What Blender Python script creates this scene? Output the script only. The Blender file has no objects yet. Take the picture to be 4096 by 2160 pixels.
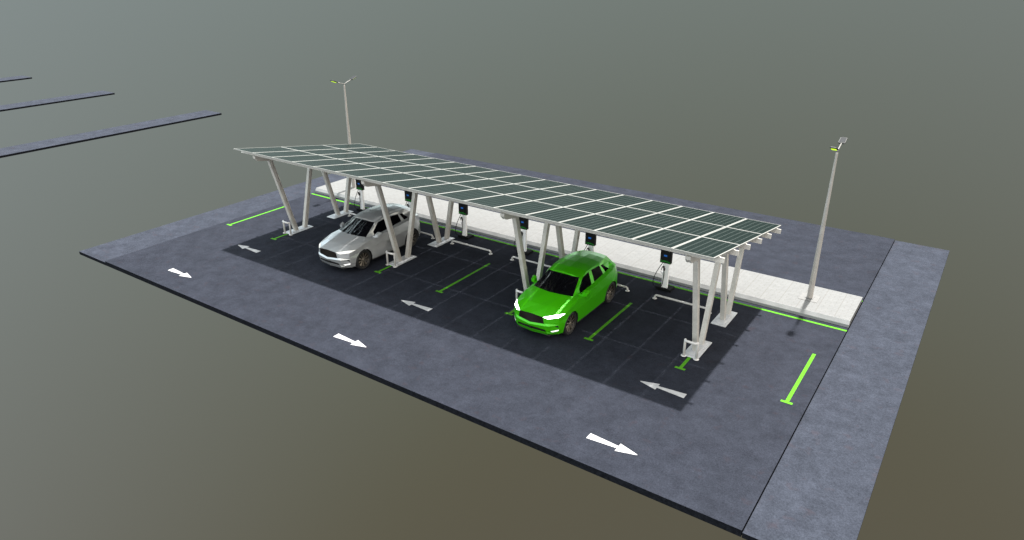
import bpy, math, random
from mathutils import Vector, Matrix
random.seed(4)
C = bpy.context.scene.collection
R = math.radians

# ------------------------------------------------------------------ mesh builder
class MB:
    def __init__(s): s.v=[]; s.f=[]; s.sm=[]
    def add(s, vs, fs, smooth=False):
        n=len(s.v); s.v += [tuple(v) for v in vs]
        for f in fs: s.f.append([n+i for i in f]); s.sm.append(smooth)
    def box(s, x0,x1,y0,y1,z0,z1, ch=0.0):
        if ch<=0:
            v=[(x,y,z) for z in (z0,z1) for y in (y0,y1) for x in (x0,x1)]
            s.add(v,[(0,2,3,1),(4,5,7,6),(0,1,5,4),(2,6,7,3),(0,4,6,2),(1,3,7,5)])
        else:   # chamfered top rim and vertical corners
            def ring(d,e,z):
                a0,a1,b0,b1=x0+d,x1-d,y0+d,y1-d
                return [(a0+e,b0,z),(a1-e,b0,z),(a1,b0+e,z),(a1,b1-e,z),(a1-e,b1,z),(a0+e,b1,z),(a0,b1-e,z),(a0,b0+e,z)]
            rs=[ring(0,ch,z0),ring(0,ch,z1-ch),ring(ch,ch*.7,z1)]
            v=sum(rs,[]); f=[]
            for k in (0,1):
                for i in range(8):
                    j=(i+1)%8; f.append((k*8+i,k*8+j,k*8+8+j,k*8+8+i))
            f.append(tuple(range(16,24))); f.append(tuple(reversed(range(8))))
            s.add(v,f)
    def prism(s, poly, fn, t0, t1, smooth=False):   # poly 2d, fn(u,v,t)->xyz
        n=len(poly); v=[fn(a,b,t0) for a,b in poly]+[fn(a,b,t1) for a,b in poly]
        f=[(i,(i+1)%n,n+(i+1)%n,n+i) for i in range(n)]+[tuple(reversed(range(n))),tuple(range(n,2*n))]
        s.add(v,f,smooth)
    def tube(s, pts, r, n=12, caps=True, smooth=True):
        pts=[Vector(p) for p in pts]; rr=r if isinstance(r,(list,tuple)) else [r]*len(pts)
        t=(pts[1]-pts[0]).normalized(); up=Vector((0,0,1)) if abs(t.z)<.9 else Vector((1,0,0))
        a=t.cross(up).normalized(); vs=[]
        for i,p in enumerate(pts):
            if i==0: d=pts[1]-pts[0]
            elif i==len(pts)-1: d=pts[-1]-pts[-2]
            else: d=(pts[i+1]-p).normalized()+(p-pts[i-1]).normalized()
            d.normalize(); a=(a-d*a.dot(d)).normalized(); b=d.cross(a)
            for k in range(n):
                q=2*math.pi*k/n; vs.append(p+(a*math.cos(q)+b*math.sin(q))*rr[i])
        m=len(pts); fs=[]
        for i in range(m-1):
            for k in range(n):
                j=(k+1)%n; fs.append((i*n+k,i*n+j,(i+1)*n+j,(i+1)*n+k))
        s.add(vs,fs,smooth)
        if caps: s.add(vs[:n],[tuple(reversed(range(n)))]); s.add(vs[-n:],[tuple(range(n))])
    def lathe(s, prof, n=24, axis='z', c=(0,0,0), smooth=True):   # prof [(r,h)]
        vs=[]
        for r,h in prof:
            for k in range(n):
                q=2*math.pi*k/n; a,b=r*math.cos(q),r*math.sin(q)
                p={'z':(a,b,h),'x':(h,a,b),'y':(a,h,b)}[axis]
                vs.append((p[0]+c[0],p[1]+c[1],p[2]+c[2]))
        fs=[]
        for i in range(len(prof)-1):
            for k in range(n):
                j=(k+1)%n; fs.append((i*n+k,i*n+j,(i+1)*n+j,(i+1)*n+k))
        s.add(vs,fs,smooth)
    def build(s, name, mat, parent=None, loc=(0,0,0), label=None, fix=True):
        me=bpy.data.meshes.new(name); me.from_pydata(s.v,[],s.f); me.update()
        if fix:
            import bmesh
            bm=bmesh.new(); bm.from_mesh(me); bmesh.ops.remove_doubles(bm,verts=bm.verts,dist=1e-5)
            bmesh.ops.recalc_face_normals(bm,faces=bm.faces); bm.to_mesh(me); bm.free()
        if len(me.polygons)==len(s.sm):
            for p,q in zip(me.polygons,s.sm): p.use_smooth=q
        elif any(s.sm):
            for p in me.polygons: p.use_smooth=True
        me.materials.append(mat)
        o=bpy.data.objects.new(name,me); C.objects.link(o); o.location=loc
        if parent: o.parent=parent
        if label: o['label']=label
        return o

def empty(name, loc=(0,0,0)):
    o=bpy.data.objects.new(name,None); C.objects.link(o); o.location=loc; o.empty_display_size=.3
    return o
def tag(o,label,cat=None,group=None,kind=None):
    o['label']=label
    if cat: o['category']=cat
    if group: o['group']=group
    if kind: o['kind']=kind
    return o
def copy_tree(o, parent=None):
    c=o.copy(); C.objects.link(c)
    if parent: c.parent=parent
    for ch in list(o.children): copy_tree(ch,c)
    return c
def struct(o,label=None):
    o['kind']='structure'
    if label: o['label']=label
    return o

# ------------------------------------------------------------------ materials
def M(name, col, rough=.6, metal=0., spec=.5, coat=0., emit=None, estr=0., noise=None, bump=0.):
    """noise = (scale, amount[, scale2, amount2]) : albedo mottling in object space"""
    m=bpy.data.materials.new(name); m.use_nodes=True; nt=m.node_tree; N=nt.nodes; L=nt.links
    b=N['Principled BSDF']
    b.inputs['Base Color'].default_value=(*col,1); b.inputs['Roughness'].default_value=rough
    b.inputs['Metallic'].default_value=metal; b.inputs['Specular IOR Level'].default_value=spec
    b.inputs['Coat Weight'].default_value=coat; b.inputs['Coat Roughness'].default_value=.12
    if emit: b.inputs['Emission Color'].default_value=(*emit,1); b.inputs['Emission Strength'].default_value=estr
    if noise:
        tc=N.new('ShaderNodeTexCoord'); prev=None
        rgb=N.new('ShaderNodeRGB'); rgb.outputs[0].default_value=(*col,1); prev=rgb.outputs[0]
        for i in range(0,len(noise),2):
            nz=N.new('ShaderNodeTexNoise'); nz.inputs['Scale'].default_value=noise[i]; nz.inputs['Detail'].default_value=4
            L.new(tc.outputs['Object'],nz.inputs['Vector'])
            mr=N.new('ShaderNodeMapRange'); mr.inputs[1].default_value=.3; mr.inputs[2].default_value=.7
            mr.inputs[3].default_value=1-noise[i+1]; mr.inputs[4].default_value=1+noise[i+1]
            L.new(nz.outputs[0],mr.inputs[0])
            vm=N.new('ShaderNodeVectorMath'); vm.operation='SCALE'; L.new(prev,vm.inputs[0]); L.new(mr.outputs[0],vm.inputs['Scale']); prev=vm.outputs[0]
            if bump and i==0:
                bp=N.new('ShaderNodeBump'); bp.inputs['Strength'].default_value=bump; bp.inputs['Distance'].default_value=.01
                L.new(nz.outputs[0],bp.inputs['Height']); L.new(bp.outputs[0],b.inputs['Normal'])
        L.new(prev,b.inputs['Base Color'])
    return m

def asphalt(name, col):
    m=bpy.data.materials.new(name); m.use_nodes=True; nt=m.node_tree; N=nt.nodes; L=nt.links
    b=N['Principled BSDF']; b.inputs['Roughness'].default_value=.92; b.inputs['Specular IOR Level'].default_value=.03
    g=N.new('ShaderNodeNewGeometry')
    def nz(scale,det,lo,hi,a,bb,vec=None,rough=.6):
        n=N.new('ShaderNodeTexNoise'); n.inputs['Scale'].default_value=scale; n.inputs['Detail'].default_value=det; n.inputs['Roughness'].default_value=rough
        L.new(vec or g.outputs['Position'],n.inputs['Vector'])
        r=N.new('ShaderNodeMapRange'); r.inputs[1].default_value=lo; r.inputs[2].default_value=hi; r.inputs[3].default_value=a; r.inputs[4].default_value=bb
        L.new(n.outputs[0],r.inputs[0]); return n,r.outputs[0]
    n1,f1=nz(90,2,.25,.75,.62,1.40,rough=.8)          # aggregate grain
    n2,f2=nz(1.5,9,.3,.7,.74,1.26,rough=.72)                    # cloudy wear
    n3,f3=nz(7,4,.3,.7,.90,1.10)
    def mul(a,bv):
        x=N.new('ShaderNodeMath'); x.operation='MULTIPLY'; L.new(a,x.inputs[0]); L.new(bv,x.inputs[1]); return x.outputs[0]
    n5,f5=nz(24,3,.30,.70,.78,1.24,rough=.75)        # coarse grain
    f=mul(mul(mul(f1,f2),f3),f5)
    rgb=N.new('ShaderNodeRGB'); rgb.outputs[0].default_value=(*col,1)
    vm=N.new('ShaderNodeVectorMath'); vm.operation='SCALE'; L.new(rgb.outputs[0],vm.inputs[0]); L.new(f,vm.inputs['Scale'])
    n4,s4=nz(2.7,3,.60,.72,0,.38)                     # rusty stains
    mx=N.new('ShaderNodeMix'); mx.data_type='RGBA'; L.new(s4,mx.inputs['Factor']); L.new(vm.outputs[0],mx.inputs['A'])
    mx.inputs['B'].default_value=(col[0]*1.35,col[1]*.95,col[2]*.85,1)
    L.new(mx.outputs['Result'],b.inputs['Base Color'])
    bp=N.new('ShaderNodeBump'); bp.inputs['Strength'].default_value=.35; bp.inputs['Distance'].default_value=.006
    L.new(n1.outputs[0],bp.inputs['Height']); L.new(bp.outputs[0],b.inputs['Normal'])
    return m

m_asph=asphalt('asphalt_dark',(.0176,.0198,.0272))
m_road=asphalt('asphalt_worn',(.0264,.0300,.0404))
m_side=M('asphalt_cut_edge',(.0085,.0095,.0125),.95,spec=.03,noise=(14,.35,60,.3))
m_green=M('green_road_paint',(.062,.225,.012),.8,spec=.08,noise=(16,.16,60,.12))
m_white=M('white_road_paint',(.34,.34,.35),.8,spec=.08,noise=(7,.12,40,.10))
m_kerb=M('kerb_concrete',(.24,.245,.25),.85,spec=.1,noise=(3,.10,40,.07),bump=.1)
m_plate=M('galvanised_plate',(.47,.48,.50),.55,noise=(9,.08,50,.05),metal=.1)
m_steel=M('galvanised_steel',(.48,.46,.43),.55,noise=(2.6,.12,24,.10),metal=.15)
m_tubem=M('white_tube_steel',(.54,.525,.515),.45,noise=(12,.06))
m_pole=M('lamp_pole_steel',(.32,.30,.28),.6,noise=(2.4,.12,20,.08))
m_armm=M('lamp_arm_white',(.15,.147,.14),.5)
m_frame=M('aluminium_frame',(.20,.20,.19),.5,noise=(3,.05))
m_black=M('black_plastic',(.010,.010,.011),.7,spec=.15,noise=(20,.2))
m_rubber=M('cable_rubber',(.006,.006,.007),.8,spec=.1,noise=(20,.2))
m_baseblk=M('black_base',(.008,.009,.010),.8,spec=.08,noise=(12,.25))
m_chw=M('charger_white',(.93,.93,.94),.4,noise=(5,.02))
m_dark=M('dark_gap',(.008,.008,.009),.8,noise=(10,.2))
m_screen=M('blue_screen',(.01,.03,.08),.3,emit=(.02,.22,.85),estr=.13)
m_gtext=M('green_print',(.01,.25,.02),.5,emit=(.01,.45,.02),estr=.12)  # print carries a faint glow of its own, though it is no lamp
m_lens=M('lamp_lens_lit',(.4,.6,.02),.4,emit=(.62,1.0,.02),estr=.36)
m_headm=M('lamp_head_metal',(.026,.028,.031),.7,spec=.1,noise=(12,.1))
m_lampplate=M('lamp_plate_steel',(.135,.135,.135),.7,spec=.2,noise=(9,.08))
m_cap=M('lamp_head_dark',(.012,.014,.014),.5,noise=(12,.2))
m_glass=M('tinted_glass',(.002,.002,.003),.06,noise=(6,.2)); m_glass.node_tree.nodes['Principled BSDF'].inputs['IOR'].default_value=1.06
m_grille=M('grille_black',(.010,.009,.009),.35,noise=(10,.2))
m_tyre=M('tyre_rubber',(.011,.011,.012),.6,noise=(18,.2),bump=.2)
m_rimd=M('rim_dark',(.018,.015,.012),.4,noise=(14,.15))
m_rim=M('rim_bronze',(.20,.175,.145),.35,metal=.55,noise=(10,.1))
def paint(name,col,metal,rough): return M(name,col,rough,metal,spec=.5,coat=.15,noise=(.9,.03))
m_pg=paint('green_car_paint',(.050,.44,.002),.30,.28)
m_ps=paint('silver_car_paint',(.52,.535,.545),.60,.26)
m_hl_on=M('headlight_lit',(.9,.9,.9),.2,emit=(1,1,1),estr=3)
m_hl_off=M('headlight_lens',(.80,.79,.74),.15,emit=(1,.98,.92),estr=.10)  # lamp is off; slight emission stands in for light caught by the lens
m_fog=M('fog_light_lens',(.85,.85,.85),.2,emit=(1,1,1),estr=.3)  # slight added emission whitens the lens, also on the car with lamps off

# windscreen glass: slightly wavy, so what it mirrors breaks up
def wavy_glass():
    m=M('windscreen_glass',(.002,.002,.003),.03,noise=(6,.2)); nt=m.node_tree; N=nt.nodes; L=nt.links; b=N['Principled BSDF']
    tc=N.new('ShaderNodeTexCoord'); mp=N.new('ShaderNodeMapping'); mp.inputs['Scale'].default_value=(3.5,1.1,1.1); mp.inputs['Rotation'].default_value=(0,0,.5)
    nz=N.new('ShaderNodeTexNoise'); nz.inputs['Scale'].default_value=1.6; nz.inputs['Detail'].default_value=5
    bp=N.new('ShaderNodeBump'); bp.inputs['Strength'].default_value=.9; bp.inputs['Distance'].default_value=.12
    L.new(tc.outputs['Object'],mp.inputs[0]); L.new(mp.outputs[0],nz.inputs['Vector']); L.new(nz.outputs[0],bp.inputs['Height']); L.new(bp.outputs[0],b.inputs['Normal'])
    return m
m_wind=wavy_glass()

# block paving: alternating paired setts
def paving():
    m=bpy.data.materials.new('block_paving'); m.use_nodes=True; nt=m.node_tree; N=nt.nodes; L=nt.links; b=N['Principled BSDF']; b.inputs['Roughness'].default_value=.9; b.inputs['Specular IOR Level'].default_value=.1
    g=N.new('ShaderNodeNewGeometry')
    br=N.new('ShaderNodeTexBrick'); br.inputs['Scale'].default_value=1; br.offset=.5
    br.inputs['Brick Width'].default_value=.30; br.inputs['Row Height'].default_value=.13; br.inputs['Mortar Size'].default_value=.010; br.inputs['Mortar Smooth'].default_value=.3
    br.inputs['Color1'].default_value=(.136,.139,.141,1); br.inputs['Color2'].default_value=(.141,.144,.146,1); br.inputs['Mortar'].default_value=(.118,.117,.114,1)
    L.new(g.outputs['Position'],br.inputs['Vector'])
    # long joints running across the strip every 0.6 m
    sp=N.new('ShaderNodeSeparateXYZ'); L.new(g.outputs['Position'],sp.inputs[0])
    dv=N.new('ShaderNodeMath'); dv.operation='MULTIPLY'; dv.inputs[1].default_value=1/.60; L.new(sp.outputs[0],dv.inputs[0])
    fr=N.new('ShaderNodeMath'); fr.operation='FRACT'; L.new(dv.outputs[0],fr.inputs[0])
    lt=N.new('ShaderNodeMath'); lt.operation='LESS_THAN'; lt.inputs[1].default_value=.035; L.new(fr.outputs[0],lt.inputs[0])
    mx=N.new('ShaderNodeMix'); mx.data_type='RGBA'; L.new(lt.outputs[0],mx.inputs['Factor']); L.new(br.outputs['Color'],mx.inputs['A']); mx.inputs['B'].default_value=(.116,.115,.112,1)
    nz=N.new('ShaderNodeTexNoise'); nz.inputs['Scale'].default_value=5; nz.inputs['Detail'].default_value=5; L.new(g.outputs['Position'],nz.inputs['Vector'])
    mr=N.new('ShaderNodeMapRange'); mr.inputs[1].default_value=.3; mr.inputs[2].default_value=.7; mr.inputs[3].default_value=.94; mr.inputs[4].default_value=1.06; L.new(nz.outputs[0],mr.inputs[0])
    vm=N.new('ShaderNodeVectorMath'); vm.operation='SCALE'; L.new(mx.outputs['Result'],vm.inputs[0]); L.new(mr.outputs[0],vm.inputs['Scale']); L.new(vm.outputs[0],b.inputs['Base Color'])
    bp=N.new('ShaderNodeBump'); bp.inputs['Strength'].default_value=.3; bp.inputs['Distance'].default_value=.004; L.new(br.outputs['Fac'],bp.inputs['Height']); bp.invert=True; L.new(bp.outputs[0],b.inputs['Normal'])
    return m
m_pave=paving()

# photovoltaic glass: dark cells, pale diamonds where cut cell corners meet, thin busbars (object space)
PW,PL=1.142,2.268
def pv():
    m=bpy.data.materials.new('photovoltaic_glass'); m.use_nodes=True; nt=m.node_tree; N=nt.nodes; L=nt.links; b=N['Principled BSDF']
    b.inputs['Roughness'].default_value=.18; b.inputs['IOR'].default_value=1.03
    tc=N.new('ShaderNodeTexCoord'); sp=N.new('ShaderNodeSeparateXYZ'); L.new(tc.outputs['Object'],sp.inputs[0])
    def mth(op,a,bv=None,c=None):
        n=N.new('ShaderNodeMath'); n.operation=op
        for i,x in enumerate((a,bv,c)):
            if x is None: continue
            if isinstance(x,(int,float)): n.inputs[i].default_value=x
            else: L.new(x,n.inputs[i])
        return n.outputs[0]
    cw,cl=(PW-.06)/6,(PL-.06)/24
    def dist(sock,off,c):      # distance to nearest grid line, metres
        t=mth('MULTIPLY',mth('SUBTRACT',sock,off),1/c); f=mth('FRACT',t); return mth('MULTIPLY',mth('MINIMUM',f,mth('SUBTRACT',1.0,f)),c)
    dx=dist(sp.outputs[0],.03,cw); dy=dist(sp.outputs[1],.03,cl)
    diamond=mth('LESS_THAN',mth('ADD',dx,mth('MULTIPLY',dy,1.0)),.030)
    line=mth('MAXIMUM',mth('LESS_THAN',dx,.004),mth('LESS_THAN',dy,.0022))
    bus=mth('LESS_THAN',dist(sp.outputs[0],.03,cw/5),.0014)
    msk=mth('MAXIMUM',diamond,mth('MULTIPLY',mth('MAXIMUM',line,bus),.22))
    mx=N.new('ShaderNodeMix'); mx.data_type='RGBA'; L.new(msk,mx.inputs['Factor'])
    mx.inputs['A'].default_value=(.0046,.0092,.0088,1); mx.inputs['B'].default_value=(.040,.050,.048,1)
    L.new(mx.outputs['Result'],b.inputs['Base Color'])
    return m
m_pv=pv()

# ------------------------------------------------------------------ ground slabs
XL,XR,YF,YB=-.49,24.5,-5.25,14.70
def slab(name,x0,x1,y0,y1,z0,z1,mt,label):
    t=MB(); t.add([(x0,y0,z1),(x1,y0,z1),(x1,y1,z1),(x0,y1,z1)],[(0,1,2,3)])
    o=t.build(name,mt,fix=False)
    # side and bottom faces get the cut-edge material
    me=o.data; import bmesh
    bm=bmesh.new(); bm.from_mesh(me); r=bmesh.ops.extrude_face_region(bm,geom=list(bm.faces))
    for v in [g for g in r['geom'] if isinstance(g,bmesh.types.BMVert)]: v.co.z=z0
    bmesh.ops.recalc_face_normals(bm,faces=bm.faces)
    for f in bm.faces: f.material_index=0 if f.normal.z>.5 else 1
    bm.to_mesh(me); bm.free(); me.materials.append(m_side)
    return struct(o,label)
slab('ground',XL,XR,YF,YB,-.18,0,m_asph,'dark asphalt slab of the car park')
first=True
for x0,lab in ((XR+.018,'pale asphalt road strip along the right side of the car park'),(XL-.004-2.0,'pale asphalt road strip along the left side of the car park'),
           (-23.55,'nearest of the three detached pale asphalt strips at far left'),(-38.6,'middle of the three detached pale asphalt strips at far left'),(-53.6,'farthest of the three detached pale asphalt strips at far left')):
    slab('road',x0,x0+1.996,YF,YB+.03,-.185,-.054,m_road,lab)

# pavement island with chamfered kerb
KF,KB,KZ=5.34,7.50,.22
t=MB()
sec=[(KF,0),(KF,.10),(KF+.085,KZ),(KF+.095,KZ),(KF+.095,0)]
t.prism(sec,lambda a,b,x:(x,a,b),XL,XR)
struct(t.build('kerb',m_kerb),'pale concrete kerb with chamfered edge in front of the block paving')
t=MB(); t.box(XL,XR,KF+.0955,KB,0,KZ)
struct(t.build('pavement',m_pave),'raised white block paved strip behind the charging bays')
t=MB(); t.box(XL+.01,XR-.002,KF-.022,KF-.0005,.0,.004)
struct(t.build('kerb_joint',m_dark),'thin dark joint at the foot of the kerb')

def decal(name,polys,mt,label,z=.004):
    t=MB()
    for p in polys: t.add([(x,y,z) for x,y in p],[tuple(range(len(p)))])
    return struct(t.build(name,mt,fix=False),label)
def rect(x0,x1,y0,y1): return [(x0,y0),(x1,y0),(x1,y1),(x0,y1)]
bays=[3.0*i for i in range(9)]
nth=['leftmost','second','third','fourth','fifth','sixth','seventh','eighth','rightmost']
for i,x in enumerate(bays):
    ye=.79 if i in (1,3,5,7) else 3.03
    decal('parking_line',[[(x-.155,-.05),(x+.155,-.05),(x+.155,.05),(x+.05,.05),(x+.05,ye),(x-.05,ye),(x-.05,.05),(x-.155,.05)]],m_green,
          'green T-ended bay line, %s of nine from the left'%nth[i])
decal('parking_line',[rect(XL,XR,5.035,5.14)],m_green,'long green line running in front of the kerb')
decal('parking_line',[rect(XL,XR,7.60,7.70)],m_green,'long green line hidden behind the raised paving')
def arrow(cx,cy,s):
    P=[(-.665,-.115),(.14,-.05),(.14,-.165),(.64,-.018),(.668,0),(.64,.018),(.14,.165),(.14,.05),(-.665,.115)]
    P=[(cx+s*a,cy+s*b) for a,b in P]
    return P
for cx,w in ((3.0,'left end'),(12.0,'middle'),(21.0,'right end')):
    decal('road_arrow',[arrow(cx,-4.255,1)],m_white,'white arrow pointing right on the sunlit lane at its %s'%w)
    decal('road_arrow',[arrow(cx,-1.265,-1)],m_white,'white arrow pointing left under the canopy shadow at its %s'%w)

# ------------------------------------------------------------------ solar carport
ANG=-.1733; ca,sa=math.cos(ANG),math.sin(ANG)
RX0,RX1,RY,RZ=2.195,21.79,-.66,3.882
port=tag(empty('solar_carport',(12,2.5,0)),'long tilted solar panel canopy on leaning steel posts over the charging bays','carport')
def W(o): o.location=Vector(o.location)-Vector(port.location); return o     # world -> carport local
roofz=lambda y: RZ+math.tan(ANG)*(y-RY)
def roofpt(x,s,d): # s along slope, d below top (positive = down)
    return Vector((x, RY+ca*s+sa*d, RZ+sa*s-ca*d))
t=MB(); fw=.030
# frame: outer ring box with open middle
for (a,b,c,d) in ((0,PW,0,fw),(0,PW,PL-fw,PL),(0,fw,fw,PL-fw),(PW-fw,PW,fw,PL-fw)):
    t.box(a,b,c,d,-.036,0)
pframe=t.build('solar_panel',m_frame,port,fix=False)
g=MB(); g.box(fw-.002,PW-fw+.002,fw-.002,PL-fw+.002,-.030,-.004)
glass=g.build('panel_glass',m_pv,pframe,fix=False)
px=(RX1-RX0-PW)/16; py=2.284; k=0
for j in range(3):
    for i in range(17):
        o=pframe if k==0 else pframe.copy()
        if k:
            C.objects.link(o); o.parent=port
            gc=glass.copy(); C.objects.link(gc); gc.parent=o
        p=roofpt(RX0+px*i,py*j,0); o.location=p; W(o)
        o.rotation_euler=(ANG+random.uniform(-.0012,.0012),random.uniform(-.0012,.0012),0); k+=1
# purlins: lipped channel running the whole length
for y in (-.22,1.0,2.09,3.28,4.36,5.53):
    s=(y-RY)/ca; t=MB()
    sec=[(-.03,.045),(.03,.045),(.03,.19),(-.03,.19),(-.03,.174),(-.022,.172),(-.022,.064),(-.03,.062)]
    t.prism(sec,lambda a,b,x:roofpt(x,s+a,b),2.10,21.93)
    for i in range(18):      # clamps carrying the panels
        x=RX0+px*i-.01; x=min(max(x,2.13),21.86)
        v=[roofpt(xx,s+ss,dd) for dd in (.045,.034) for ss in (-.035,.035) for xx in (x-.02,x+.02)]
        t.add(v,[(0,2,3,1),(4,5,7,6),(0,1,5,4),(2,6,7,3),(0,4,6,2),(1,3,7,5)])
    W(t.build('purlin',m_steel,port))
FR=[3.0,9.0,15.0,21.0]
for fx in FR:
    t=MB(); top=.19; bot=.40
    # rafter: box with chamfered nose, slotted under side
    def side(x): return [Vector((x,-.36,roofz(-.36)-top)),Vector((x,-.36,roofz(-.36)-.29)),Vector((x,-.24,roofz(-.24)-bot)),
                         Vector((x,5.86,roofz(5.86)-bot)),Vector((x,5.96,roofz(5.96)-.29)),Vector((x,5.96,roofz(5.96)-top))]
    for x0,x1 in ((fx-.075,fx-.02),(fx+.02,fx+.075)):
        v=side(x0)+side(x1); t.add(v,[tuple(range(6)),tuple(range(11,5,-1))]+[(i,6+i,6+(i+1)%6,(i+1)%6) for i in range(6)])
    v=side(fx-.0195)+side(fx+.0195)
    for q in v: q.z-= -.012 if q.z<roofz(q.y)-.3 else .012
    t.add(v,[tuple(range(6)),tuple(range(11,5,-1))]+[(i,6+i,6+(i+1)%6,(i+1)%6) for i in range(6)])
    W(t.build('rafter',m_steel,port))
    for y0 in (.74,3.14):
        t=MB(); t.box(fx-.245,fx+.245,y0,y0+1.2,.0,.022,.006); t.box(fx-.15,fx+.15,y0+.14,y0+1.06,.0225,.040,.004)
        for bx in (-.11,.11):
            for by in (.2,.46,.74,1.0): t.lathe([(0,.052),(.016,.052),(.016,.040)],8,'z',(fx+bx,y0+by,0),False)
        W(t.build('base_plate',m_plate,port))
    for (yb,sl) in ((1.20,-.256),(1.66,.262),(3.61,-.250),(4.08,.258)):
        t=MB(); a=math.atan(sl)
        hw=.072
        prof=[(-hw,-.085),(hw,-.085),(hw,.030),(.02,.030),(.02,.056),(hw,.056),(hw,.085),(-hw,.085),(-hw,.056),(-.02,.056),(-.02,.030),(-hw,.030)]
        # horizontal cross-sections at the foot, sloped cut at the head
        def top_at(y):      # z where the post meets the rafter underside
            # y = yb + sl*z + off ; z = roofz(y)-bot
            off=y; z=(RZ+math.tan(ANG)*(yb+off-RY)-bot)/(1-math.tan(ANG)*sl); return z
        vb=[];vt=[]
        for u,vv in prof:
            off=vv/math.cos(a); vb.append((fx+u,yb+off+sl*.040,.040)); z=top_at(off)+.0; vt.append((fx+u,yb+off+sl*z,z))
        n=len(prof); t.add(vb+vt,[(i,(i+1)%n,n+(i+1)%n,n+i) for i in range(n)]+[tuple(reversed(range(n))),tuple(range(n,2*n))])
        W(t.build('post',m_steel,port))

# ------------------------------------------------------------------ charging stations
def charger():
    r=empty('charging_station')
    t=MB(); t.box(-.275,.275,-.21,.21,0,.085,.012); t.build('base',m_baseblk,r)
    t=MB()
    t.box(-.105,.105,-.135+.02,-.02,.085,1.05,.008)     # column
    t.box(-.115,-.1055,-.10,-.03,.10,.55)               # cover strip, lower left
    t.build('column',m_chw,r)
    t=MB(); t.tube([(-.10,-.075,.60),(-.155,-.10,.615),(-.175,-.11,.68)],.018,8); t.box(-.145,-.1065,-.09,-.05,.52,.66)
    t.build('plug_holder',m_chw,r)
    t=MB(); v=[]
    x0,x1=-.235,.235
    t.box(-.235,.165,-.145,.005,1.03,1.60,.012)
    box=t.build('control_box',m_black,r)
    t=MB(); t.box(-.10,.02,-.1485,-.1453,1.285,1.345); t.build('screen',m_screen,box)
    t=MB(); yy=(-.1478,-.1453)
    t.box(-.16,.12,*yy,1.095,1.103); t.box(-.12,.06,*yy,1.122,1.127); t.box(-.21,-.165,*yy,1.128,1.133)
    for q in range(7): t.box(-.215+q*.012,-.208+q*.012,*yy,1.065+.008*(q%3),1.088)
    for q in range(14): t.box(-.115+q*.018,-.107+q*.018,*yy,1.068+.004*(q%2),1.080)
    t.box(.128,.142,*yy,1.055,1.09); t.build('label_print',m_gtext,box)
    t=MB()
    def bez(P,n=18):
        out=[]
        m=len(P)-1
        for k in range(n+1):
            u=k/n; q=[Vector(p) for p in P]
            while len(q)>1: q=[q[i].lerp(q[i+1],u) for i in range(len(q)-1)]
            out.append(q[0])
        return out
    t.tube(bez([(-.13,-.10,1.035),(-.20,-.12,.85),(-.50,-.16,.45),(-.52,-.18,-.02),(-.30,-.18,.06),(-.24,-.17,.10)]),.0125,8)
    t.tube(bez([(-.24,-.17,.10),(-.12,-.20,.075),(-.03,-.16,.05),(-.075,-.150,.30),(-.02,-.155,.60),(-.045,-.16,.80)]),.0125,8)
    t.build('cable',m_rubber,r)
    t=MB(); t.tube([(-.04,-.15,.76),(-.048,-.158,.83),(-.062,-.162,.885),(-.090,-.160,.905),(-.115,-.155,.88),(-.135,-.15,.82),(-.150,-.145,.75)],
                   [.026,.030,.029,.024,.018,.014,.012],10)
    t.build('charging_plug',m_rubber,r)
    return r
ch=charger()
chl=['white and black charging station farthest left, beside the first pair of back posts',
     'charging station behind the silver car, partly hidden by a leaning post',
     'charging station standing clear in the open bay just right of the silver car',
     'charging station partly behind the leaning front post left of the green car',
     'charging station behind the green car with only its box above the roof',
     'charging station in the open bay to the right of the green car']
for i in range(6):
    o=ch if i==0 else copy_tree(ch)
    o.location=(3.49+3*i,4.755,0)
    tag(o,chl[i],'charging station','charging stations in front of the kerb')

# ------------------------------------------------------------------ wheel stops
def stop():
    r=empty('wheel_stop'); t=MB(); h=.135; e=.98; rr=.034
    pts=[(-e,0,.01),(-e,0,h-.085)]
    for q in range(1,7):
        a=q/6*math.pi/2; pts.append((-e+.085*(1-math.cos(a)),0,h-.085+.085*math.sin(a)))
    pts+= [(-p[0],p[1],p[2]) for p in reversed(pts)]
    t.tube(pts,rr,14); t.build('tube',m_tubem,r)
    for s in (-1,1):
        t=MB(); t.lathe([(0,.012),(.058,.012),(.078,.006),(.078,.0)],20,'z',(s*e,0,0)); t.build('foot_plate',m_tubem,r)
    return r
st=stop()
sl=['low white tube wheel stop farthest left, mostly hidden behind the silver car',
    'low white tube wheel stop behind the silver car with its right end showing',
    'low white tube wheel stop fully visible in the third roofed bay from the left',
    'low white tube wheel stop crossed by two leaning posts left of the green car',
    'low white tube wheel stop behind the green car with its right end showing',
    'low white tube wheel stop in the bay right of the green car']
for i in range(6):
    o=st if i==0 else copy_tree(st)
    o.location=(4.5+3*i-.02,3.83,0); tag(o,sl[i],'wheel stop','wheel stops in the charging bays')

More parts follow.
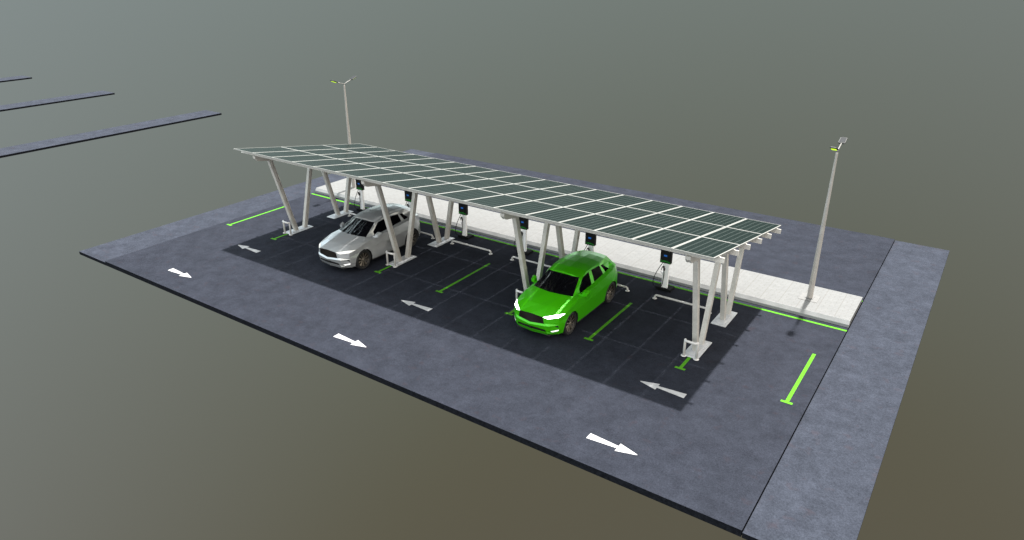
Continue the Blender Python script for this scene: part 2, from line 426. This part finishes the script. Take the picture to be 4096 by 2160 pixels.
# ------------------------------------------------------------------ post guards (hoops)
def hoop():
    r=empty('guard_hoop'); t=MB(); h=.535; e=.195
    t.tube([(-e,0,.008),(-e,0,h-.03),(-e,0,h)],.037,14); t.tube([(e,0,.008),(e,0,h-.03),(e,0,h)],.037,14)
    pts=[(-e,0,h),(-e+.015,-.035,h),(-e+.055,-.06,h),(0,-.065,h),(e-.055,-.06,h),(e-.015,-.035,h),(e,0,h)]
    t.tube(pts,.037,14)
    for s in (-1,1):
        t.lathe([(.0,h+.040),(.018,h+.037),(.033,h+.023),(.0405,h),(.033,h-.023),(.018,h-.037)],14,'z',(s*e,0,0))
    t.build('hoop',m_tubem,r)
    for s in (-1,1):
        t=MB(); t.lathe([(0,.014),(.062,.014),(.084,.007),(.084,.0)],20,'z',(s*e,0,0)); t.build('foot_plate',m_tubem,r)
    return r
hp=hoop()
for i,(fx,lab) in enumerate(zip(FR,('white tube guard hoop before the farthest left leaning posts','white tube guard hoop beside the front wheel side of the silver car',
        'white tube guard hoop half hidden behind the front of the green car','white tube guard hoop before the rightmost leaning posts'))):
    o=hp if i==0 else copy_tree(hp); o.location=(fx,.745,0); tag(o,lab,'guard hoop','guard hoops in front of the leaning posts')

# ------------------------------------------------------------------ street lamps
def lamp():
    r=empty('street_lamp')
    t=MB(); t.box(-.30,.30,-.30,.30,0,.012,.003); t.box(-.135,.135,-.12,.12,.0125,.026,.003); t.build('base_plate',m_lampplate,r)
    t=MB(); t.tube([(0,0,.026),(0,0,1.0),(0,0,3.0),(0,0,5.02),(0,0,5.07)],[.098,.086,.062,.038,.020],8,smooth=False); t.build('pole',m_pole,r)
    for s in (-1,1):
        t=MB(); t.tube([(0,0,5.055),(0,s*.03,5.10),(0,s*.47,5.245)],.019,10); t.build('arm',m_armm,r)
        t=MB(); a=R(20.5); c,sn=math.cos(a),math.sin(a)
        org=Vector((0,s*.45,5.235))
        def P(x,u,w): return org+Vector((x,s*(u*c-w*sn),u*sn+w*c))
        def rnd(x0,x1,u0,u1,w,ch): return [P(x0+ch,u0,w),P(x1-ch,u0,w),P(x1,u0+ch,w),P(x1,u1-ch,w),P(x1-ch,u1,w),P(x0+ch,u1,w),P(x0,u1-ch,w),P(x0,u0+ch,w)]
        def ringed(rs):
            v=sum(rs,[]); f=[tuple(range(8)),tuple(reversed(range(len(v)-8,len(v))))]
            for k in range(len(rs)-1):
                for i in range(8): j=(i+1)%8; f.append((k*8+i,k*8+j,k*8+8+j,k*8+8+i))
            t.add(v,f)
        ringed([rnd(-.085,.085,.015,.325,-.022,.03),rnd(-.108,.108,0,.345,-.006,.03),rnd(-.108,.108,0,.345,.018,.03),rnd(-.098,.098,.012,.333,.028,.03)])
        hd=t.build('lamp_head',m_cap,r)
        t=MB(); ringed([rnd(-.090,.090,.022,.325,.0285,.025),rnd(-.086,.086,.026,.321,.034,.025)]); t.build('head_cover',m_headm,hd)
        t=MB(); ringed([rnd(-.070,.070,.06,.29,-.034,.02),rnd(-.076,.076,.055,.295,-.0225,.02)]); t.build('lens',m_lens,hd)
    return r
lp=lamp(); lp.location=(1.06,6.49,KZ)
tag(lp,'grey lamp post with two heads rising behind the left end of the canopy','street lamp','twin headed street lamps on the raised paving')
l2=copy_tree(lp); l2.location=(23.01,6.43,KZ)
tag(l2,'grey lamp post with two heads standing on the open right end of the paving','street lamp','twin headed street lamps on the raised paving')

# ------------------------------------------------------------------ cars
V=dict(
 G0=(0,-.985,.90),G1=(.42,-.98,.875),G2=(.463,-.972,.654),G3=(0,-1.035,.62),
 HL2=(.569,-.914,.82),HL3=(.813,-.684,.838),HL4=(.889,-.425,.90),HL5=(.735,-.655,.912),
 Hm0=(0,-.56,1.035),Hm1=(.34,-.56,1.045),Hm2=(.60,-.44,1.03),
 W0=(0,.089,1.186),Wa=(.42,.155,1.178),W1=(.728,.288,1.145),FE2=(.845,-.02,1.055),
 M2=(.585,-.925,.665),M3=(.815,-.70,.675),R0=(0,-1.085,.575),R1=(.47,-1.01,.60),R2=(.60,-.95,.59),R3=(.825,-.69,.60),
 F0=(0,-1.055,.505),F1=(.50,-.965,.455),F2=(.63,-.90,.49),F3=(.83,-.68,.52),
 I0=(0,-1.03,.405),I1=(.515,-.925,.365),K2=(.635,-.875,.405),K3=(.825,-.69,.44),N2=(.68,-.825,.365),N3=(.81,-.68,.385),
 L0=(0,-.99,.345),L1=(.56,-.90,.32),L2=(.68,-.80,.31),L3=(.80,-.66,.32),B0=(0,-.92,.24),B1=(.50,-.84,.23),B3=(.77,-.62,.235),
 c1=(.86,-.485,.26),c2=(.885,-.485,.40),c3=(.905,-.42,.60),c4=(.915,-.27,.75),c5=(.92,-.055,.81),c6=(.92,.16,.75),c7=(.915,.31,.60),c8=(.90,.375,.40),c9=(.88,.375,.255),
 c10=(.875,1.30,.24),c11=(.88,2.21,.255),c12=(.895,2.21,.40),c13=(.91,2.275,.60),c14=(.92,2.425,.75),c15=(.92,2.64,.81),c16=(.915,2.855,.75),c17=(.90,3.005,.60),c18=(.88,3.07,.40),c19=(.86,3.07,.28),
 s1=(.905,-.055,.995),s2=(.905,.30,1.05),s3=(.90,1.30,1.095),s4=(.893,2.2,1.155),s5=(.862,2.75,1.21),s6=(.82,2.97,1.23),s7=(.70,3.30,1.14),
 m7=(.925,.45,.80),m8=(.93,1.3,.78),m9=(.93,2.1,.84),rb1=(.82,3.22,.84),rb2=(.81,3.26,.42),
 q0=(0,3.42,1.16),q1=(0,3.6,.86),q2=(0,3.6,.45),q3=(0,3.45,.28),rq1=(.55,3.50,.88),rq2=(.55,3.52,.45),
 b2=(.76,.70,1.098),b3=(.785,1.41,1.15),b4=(.785,1.59,1.17),b5=(.78,2.20,1.225),b6=(.775,2.37,1.235),b7=(.765,2.62,1.27),
 gf1=(.712,.70,1.235),gk=(.64,1.04,1.495),gt1=(.62,1.46,1.53),gt2=(.62,1.63,1.535),gt3=(.63,2.17,1.50),gt4=(.635,2.26,1.48),gt5=(.635,2.44,1.455),gn=(.65,2.475,1.40),
 T1=(.578,.938,1.513),ra2=(.60,1.35,1.583),ra3=(.61,1.75,1.60),ra4=(.60,2.25,1.59),ra5=(.545,2.66,1.565),ra6=(.446,3.025,1.511),
 T0=(0,.843,1.545),tm=(.30,.875,1.537),r2m=(.31,1.33,1.618),r3m=(.31,1.75,1.635),r4m=(.31,2.25,1.625),r5m=(.29,2.66,1.595),r6m=(.24,3.03,1.533),
 r2=(0,1.30,1.633),r3=(0,1.75,1.650),r4=(0,2.25,1.640),r5=(0,2.66,1.607),r6=(0,3.035,1.54),D1=(.60,2.92,1.40))
BODY='''G0 G1 Hm1 Hm0|G1 HL5 Hm2 Hm1|HL5 HL4 FE2 Hm2|Hm0 Hm1 Wa W0|Hm1 Hm2 W1 Wa|Hm2 FE2 W1
G1 HL2 M2 G2|HL2 HL3 M3 M2|M3 HL3 HL4|M3 HL4 c4 c3|R3 M3 c3|F3 R3 c3 c2|K3 F3 c2|N3 K3 c2|L3 N3 c2 c1|B3 L3 c1
G3 G2 R1 R0|G2 M2 R2 R1|M2 M3 R3 R2|R0 R1 F1 F0|R1 R2 F2 F1|R2 R3 F3 F2|F2 F3 K3 K2|F1 F2 K2 I1|K2 N2 L2 L1 I1|N2 N3 L3 L2|I0 I1 L1 L0|L0 L1 B1 B0|L1 L2 L3 B3 B1
c4 HL4 s1 c5|c5 s1 s2 c6|c6 s2 m7 c7|c7 m7 c8|c8 m7 m8 c10 c9|c10 m8 m9 c12 c11|m9 c13 c12|m9 c14 c13|m7 s2 s3 m8|m8 s3 s4 m9|m9 s4 c15 c14|c15 s4 s5|c15 s5 s6 c16|c16 s6 rb1|c16 rb1 c17|c17 rb1 rb2 c18|c18 rb2 c19
s6 s7 rb1|s7 q0 q1 rq1|s7 rq1 rb1|rb1 rq1 rq2 rb2|rq1 q1 q2 rq2|rb2 rq2 q2 q3 c19
HL4 s1 FE2|s1 s2 FE2|s2 W1 FE2|s2 b2 W1|s2 s3 b3 b2|s3 b4 b3|s3 s4 b5 b4|s4 b6 b5|s4 s5 b7 b6|s5 s6 b7
W1 b2 gf1|W1 gf1 gk T1|ra2 T1 gk gt1|ra2 gt1 gt2 ra3|ra3 gt2 gt3 ra4|ra4 gt3 gt4 gt5 ra5|ra5 gt5 D1 ra6|gt1 b3 b4 gt2|gt3 b5 b6 gt4|gn b7 D1|gt5 gn D1|b7 s6 D1|D1 s6 s7|D1 s7 ra6
T0 tm r2m r2|tm T1 ra2 r2m|r2 r2m r3m r3|r2m ra2 ra3 r3m|r3 r3m r4m r4|r3m ra3 ra4 r4m|r4 r4m r5m r5|r4m ra4 ra5 r5m|r5 r5m r6m r6|r5m ra5 ra6 r6m'''
def faces(s): return [q.split() for l in s.strip().split('\n') for q in l.split('|')]
PARTS={'windshield':('W0 Wa tm T0|Wa W1 T1 tm',m_wind,'both'),'rear_window':('r6 r6m ra6 s7 q0',m_glass,'both'),
 'front_side_window':('b2 b3 gt1 gk gf1',m_glass,'each'),'rear_side_window':('gt2 b4 b5 gt3',m_glass,'each'),'quarter_window':('gt4 b6 b7 gn gt5',m_glass,'each')}
def car(kind):
    r=empty('parked_car'); green=kind=='green'
    pm=m_pg if green else m_ps
    OY=1.27                                    # car origin is under the middle of the body
    def poly(t,names,s):
        vs=[(s*V[n][0],V[n][1]-OY,V[n][2]) for n in names]
        if s<0: vs=vs[::-1]
        t.add(vs,[tuple(range(len(vs)))])
    t=MB()
    for s in (1,-1):
        for f in faces(BODY): poly(t,f,s)
    body=t.build('body',pm,r)
    for n,(fs,mt,mode) in PARTS.items():
        if mode=='both':
            t=MB()
            for s in (1,-1):
                for f in faces(fs): poly(t,f,s)
            t.build(n,mt,r)
        else:
            for s in (1,-1):
                t=MB()
                for f in faces(fs): poly(t,f,s)
                t.build(n,mt,r)
    # dark inside: wheel housings and floor pan
    t=MB()
    for s in (1,-1):
        for seq in ('c1 c2 c3 c4 c5 c6 c7 c8 c9','c11 c12 c13 c14 c15 c16 c17 c18 c19'):
            q=seq.split()
            for a,b in zip(q,q[1:]):
                A=V[a];B=V[b]; t.add([(s*A[0],A[1]-OY,A[2]),(s*B[0],B[1]-OY,B[2]),(s*.60,B[1]-OY,B[2]),(s*.60,A[1]-OY,A[2])],[(0,1,2,3)])
            P=[(s*.60,V[a][1]-OY,V[a][2]) for a in q]; t.add(P,[tuple(range(len(P)))])
    t.box(-.60,.60,-.84-OY,3.4-OY,.20,.235); t.box(-.87,.87,.39-OY,2.19-OY,.205,.238)
    t.build('underbody',m_dark,r)
    # grille: recessed back plate with upright bars
    t=MB(); P=['G0','G1','G2','G3']
    front=[(V[n][0],V[n][1]-OY,V[n][2]) for n in P]
    def gp(u,v,d=0):   # u -1..1 , v 0 top..1 bottom
        a=abs(u); top=Vector(V['G0']).lerp(Vector(V['G1']),a); bot=Vector(V['G3']).lerp(Vector(V['G2']),a)
        p=top.lerp(bot,v); return Vector((math.copysign(p.x,u) if u else 0,p.y-OY+d,p.z))
    for u0,u1 in ((-1,0),(0,1)):
        t.add([gp(u0,0,.03),gp(u1,0,.03),gp(u1,1,.03),gp(u0,1,.03)],[(0,1,2,3)])
    t.add([gp(-1,0),gp(0,0),gp(0,0,.03),gp(-1,0,.03)],[(0,1,2,3)]); t.add([gp(1,0),gp(0,0),gp(0,0,.03),gp(1,0,.03)],[(0,1,2,3)])
    t.add([gp(-1,1),gp(0,1),gp(0,1,.03),gp(-1,1,.03)],[(0,1,2,3)]); t.add([gp(1,1),gp(0,1),gp(0,1,.03),gp(1,1,.03)],[(0,1,2,3)])
    gr=t.build('grille',m_grille,r)
    t=MB(); nb=26
    for k in range(nb):
        u=-1+2*(k+.5)/nb; w=.012
        t.add([gp(u-w,.02,.004),gp(u+w,.02,.004),gp(u+w,.98,.004),gp(u-w,.98,.004),gp(u-w,.02,.028),gp(u+w,.02,.028),gp(u+w,.98,.028),gp(u-w,.98,.028)],
              [(0,1,2,3),(4,7,6,5),(0,4,5,1),(3,2,6,7),(0,3,7,4),(1,5,6,2)])
    t.build('grille_bars',m_rimd,gr)
    t=MB()
    for s in (1,-1):
        a,b,c,d=[Vector((s*V[n][0],V[n][1]-OY,V[n][2])) for n in ('F0','F1','I1','I0')]
        o_=Vector((0,.05,0)); t.add([a+o_,b+o_,c+o_,d+o_,a,b,c,d],[(0,1,2,3),(4,5,1,0),(5,6,2,1),(7,3,2,6)])
    t.build('air_intake',m_grille,r)
    hm=m_hl_on if green else m_hl_off
    for s in (1,-1):
        t=MB(); ctr=Vector((s*.70,-.745-OY,.872))
        q=[Vector((s*V[n][0],V[n][1]-OY,V[n][2])) for n in ('G1','HL2','HL3','HL4','HL5')]
        t.add(q,[(0,1,2),(0,2,4),(2,3,4)])
        t.build('headlight',hm,r)
        t=MB(); poly(t,['K2','K3','N3','N2'],s); t.build('fog_light',m_fog,r)
        t=MB(); off=Vector((s*.004,-.005,0)); q=[Vector((s*x,y-OY,z))+off for x,y,z in ((.735,-.79,.575),(.805,-.715,.585),(.826,-.70,.505))]
        q2=[p-off*3 for p in q]; t.add(q+q2,[(0,1,2),(5,4,3),(0,3,4,1),(1,4,5,2),(2,5,3,0)]); t.build('bumper_vent',m_grille,r)
        # mirror
        t=MB()
        ff=[(.895,.60,1.065),(1.03,.62,1.085),(1.045,.63,1.165),(.985,.60,1.215),(.90,.60,1.20)]
        bb=[(.885,.745,1.050),(1.055,.775,1.085),(1.085,.785,1.215),(1.02,.76,1.265),(.905,.74,1.255)]
        vs=[(s*x,y-OY,z) for x,y,z in ff+bb]; t.add(vs,[(0,1,2,3,4),(9,8,7,6,5)]+[(i,5+i,5+(i+1)%5,(i+1)%5) for i in range(5)])
        st=[(.76,.60,1.075),(.91,.62,1.085),(.91,.70,1.085),(.76,.70,1.085),(.76,.60,1.115),(.91,.62,1.125),(.91,.70,1.125),(.76,.70,1.125)]
        t.add([(s*x,y-OY,z) for x,y,z in st],[(0,1,2,3),(4,7,6,5),(0,4,5,1),(2,6,7,3),(0,3,7,4),(1,5,6,2)])
        t.build('wing_mirror',pm,r)
        # door shut lines as thin grooves standing 1 mm proud of nothing: dark seams in the door skin
    # wheels
    for wy in (-.055,2.64):
        for s in (1,-1):
            t=MB(); ro,ri=.382,.285
            prof=[(ri,-.10),(ro-.04,-.115),(ro-.012,-.095),(ro,-.05),(ro,.05),(ro-.012,.095),(ro-.04,.115),(ri,.10)]
            t.lathe(prof,26,'x',(0,0,0),smooth=False)
            wl=t.build('wheel',m_tyre,r,(s*.775,wy-OY,ro)); 
            t=MB(); t.lathe([(ri,.10),(ri-.015,.105),(ri-.03,.06),(ri-.04,-.02),(0,-.02)],26,'x'); 
            t.lathe([(ri+.004,-.10),(0,-.09)],26,'x'); t.build('rim',m_rimd,wl) if s>0 else None
            if s<0:
                t=MB(); t.lathe([(ri,-.10),(ri-.015,-.105),(ri-.03,-.06),(ri-.04,.02),(0,.02)],26,'x'); t.lathe([(ri+.004,.10),(0,.09)],26,'x'); t.build('rim',m_rimd,wl)
            t=MB()
            for k in range(10):
                a=2*math.pi*k/10+.16; da0=.16; da1=.20
                def pt(rr,aa,h): return (s*h,rr*math.cos(aa),rr*math.sin(aa))
                q=[pt(.05,a-da0*.8,.085),pt(.05,a+da0*.8,.085),pt(.268,a+da1*.78,.088),pt(.268,a-da1*.30,.060)]
                q2=[(p[0]-s*.022,p[1],p[2]) for p in q]
                t.add(q+q2,[(0,1,2,3),(7,6,5,4),(0,4,5,1),(1,5,6,2),(2,6,7,3),(3,7,4,0)])
            t.lathe([(0,s*.105),(.045,s*.103),(.062,s*.09),(.062,s*.06)],10,'x',smooth=False)
            t.build('spokes',m_rim,wl)
    return r
g=car('green'); g.location=(16.5,1.27,0); tag(g,'bright green hatchback style SUV with glowing headlights parked under the canopy','car','cars parked under the solar canopy')
s_=car('silver'); s_.location=(7.5,1.27,0); tag(s_,'silver grey SUV with unlit headlights parked under the canopy','car','cars parked under the solar canopy')

# ------------------------------------------------------------------ light
EXPO=1.5
sun=bpy.data.lights.new('sun','SUN'); sun.energy=4.75; sun.angle=R(1.5); sun.color=(1,.965,.91)
so=bpy.data.objects.new('sun',sun); C.objects.link(so); so.location=(12,10,25)
so.rotation_euler=Vector((.013,-.345,-1)).to_track_quat('-Z','Y').to_euler()
w=bpy.data.worlds.new('World'); bpy.context.scene.world=w; w.use_nodes=True
nt=w.node_tree; N=nt.nodes; L=nt.links; N.clear()
out=N.new('ShaderNodeOutputWorld'); mixs=N.new('ShaderNodeMixShader')
sky=N.new('ShaderNodeTexSky'); sky.sky_type='NISHITA'; sky.sun_disc=False
sky.sun_elevation=math.atan2(1,.345); sky.sun_rotation=R(-2); sky.air_density=1.0; sky.dust_density=1.5; sky.ozone_density=1.5
b1=N.new('ShaderNodeBackground'); b1.inputs[1].default_value=.15
hs=N.new('ShaderNodeHueSaturation'); hs.inputs['Saturation'].default_value=.30; hs.inputs['Value'].default_value=1.18; L.new(sky.outputs[0],hs.inputs['Color'])
# warmer light from the +x side, cooler from the -x side
tcs=N.new('ShaderNodeTexCoord'); ss=N.new('ShaderNodeSeparateXYZ'); L.new(tcs.outputs['Generated'],ss.inputs[0])
wm=N.new('ShaderNodeMapRange'); wm.inputs[1].default_value=-1; wm.inputs[2].default_value=1; L.new(ss.outputs[0],wm.inputs[0])
wc=N.new('ShaderNodeMix'); wc.data_type='RGBA'; L.new(wm.outputs[0],wc.inputs['Factor']); wc.inputs['A'].default_value=(.88,1.03,1.02,1); wc.inputs['B'].default_value=(1.20,1.02,.80,1)
wv=N.new('ShaderNodeVectorMath'); wv.operation='MULTIPLY'; L.new(hs.outputs[0],wv.inputs[0]); L.new(wc.outputs['Result'],wv.inputs[1]); 
# and a little brighter from the open front side (-y) than from behind
ym=N.new('ShaderNodeMapRange'); ym.inputs[1].default_value=-1; ym.inputs[2].default_value=1; ym.inputs[3].default_value=1.35; ym.inputs[4].default_value=.65; L.new(ss.outputs[1],ym.inputs[0])
yv=N.new('ShaderNodeVectorMath'); yv.operation='SCALE'; L.new(wv.outputs[0],yv.inputs[0]); L.new(ym.outputs[0],yv.inputs['Scale']); L.new(yv.outputs[0],b1.inputs[0])
# below the horizon: empty backdrop, haze painted as a slow colour drift with world direction
tc=N.new('ShaderNodeTexCoord'); comb=N.new('ShaderNodeCombineColor')
COEF=[[0.028,0.0189,0.0298],[-0.1229,-0.1303,-0.1633],[0.1742,0.234,0.2783],[0.3058,0.3394,0.3596]]
for ci in range(3):
    d=N.new('ShaderNodeVectorMath'); d.operation='DOT_PRODUCT'; L.new(tc.outputs['Generated'],d.inputs[0]); d.inputs[1].default_value=tuple(COEF[k][ci] for k in range(3))
    a=N.new('ShaderNodeMath'); a.operation='ADD'; L.new(d.outputs['Value'],a.inputs[0]); a.inputs[1].default_value=COEF[3][ci]
    mn=N.new('ShaderNodeMath'); mn.operation='MAXIMUM'; mn.inputs[1].default_value=(.106,.098,.069)[ci]; mn.operation='SMOOTH_MAX'; mn.inputs[2].default_value=.02; L.new(a.outputs[0],mn.inputs[0])
    L.new(mn.outputs[0],comb.inputs[ci])
b2=N.new('ShaderNodeBackground'); b2.inputs[1].default_value=2**-EXPO; L.new(comb.outputs[0],b2.inputs[0])
sp=N.new('ShaderNodeSeparateXYZ'); L.new(tc.outputs['Generated'],sp.inputs[0])
mr=N.new('ShaderNodeMapRange'); mr.interpolation_type='SMOOTHSTEP'; mr.inputs[1].default_value=-.01; mr.inputs[2].default_value=.10; L.new(sp.outputs[2],mr.inputs[0])
L.new(mr.outputs[0],mixs.inputs[0]); L.new(b2.outputs[0],mixs.inputs[1]); L.new(b1.outputs[0],mixs.inputs[2]); L.new(mixs.outputs[0],out.inputs[0])

# ------------------------------------------------------------------ camera
cam=bpy.data.cameras.new('camera'); co=bpy.data.objects.new('camera',cam); C.objects.link(co)
cam.sensor_width=36; cam.lens=2842.28/4096*36; cam.clip_end=500
yaw,pit=.60086,-.41887
co.location=(26.9383,-17.2460,10.9353)
fwd=Vector((-math.sin(yaw)*math.cos(pit),math.cos(yaw)*math.cos(pit),math.sin(pit)))
co.rotation_euler=fwd.to_track_quat('-Z','Y').to_euler()
sc=bpy.context.scene; sc.camera=co
vs=sc.view_settings; vs.view_transform='Standard'; vs.look='None'; vs.exposure=EXPO; vs.gamma=1; vs.use_curve_mapping=False
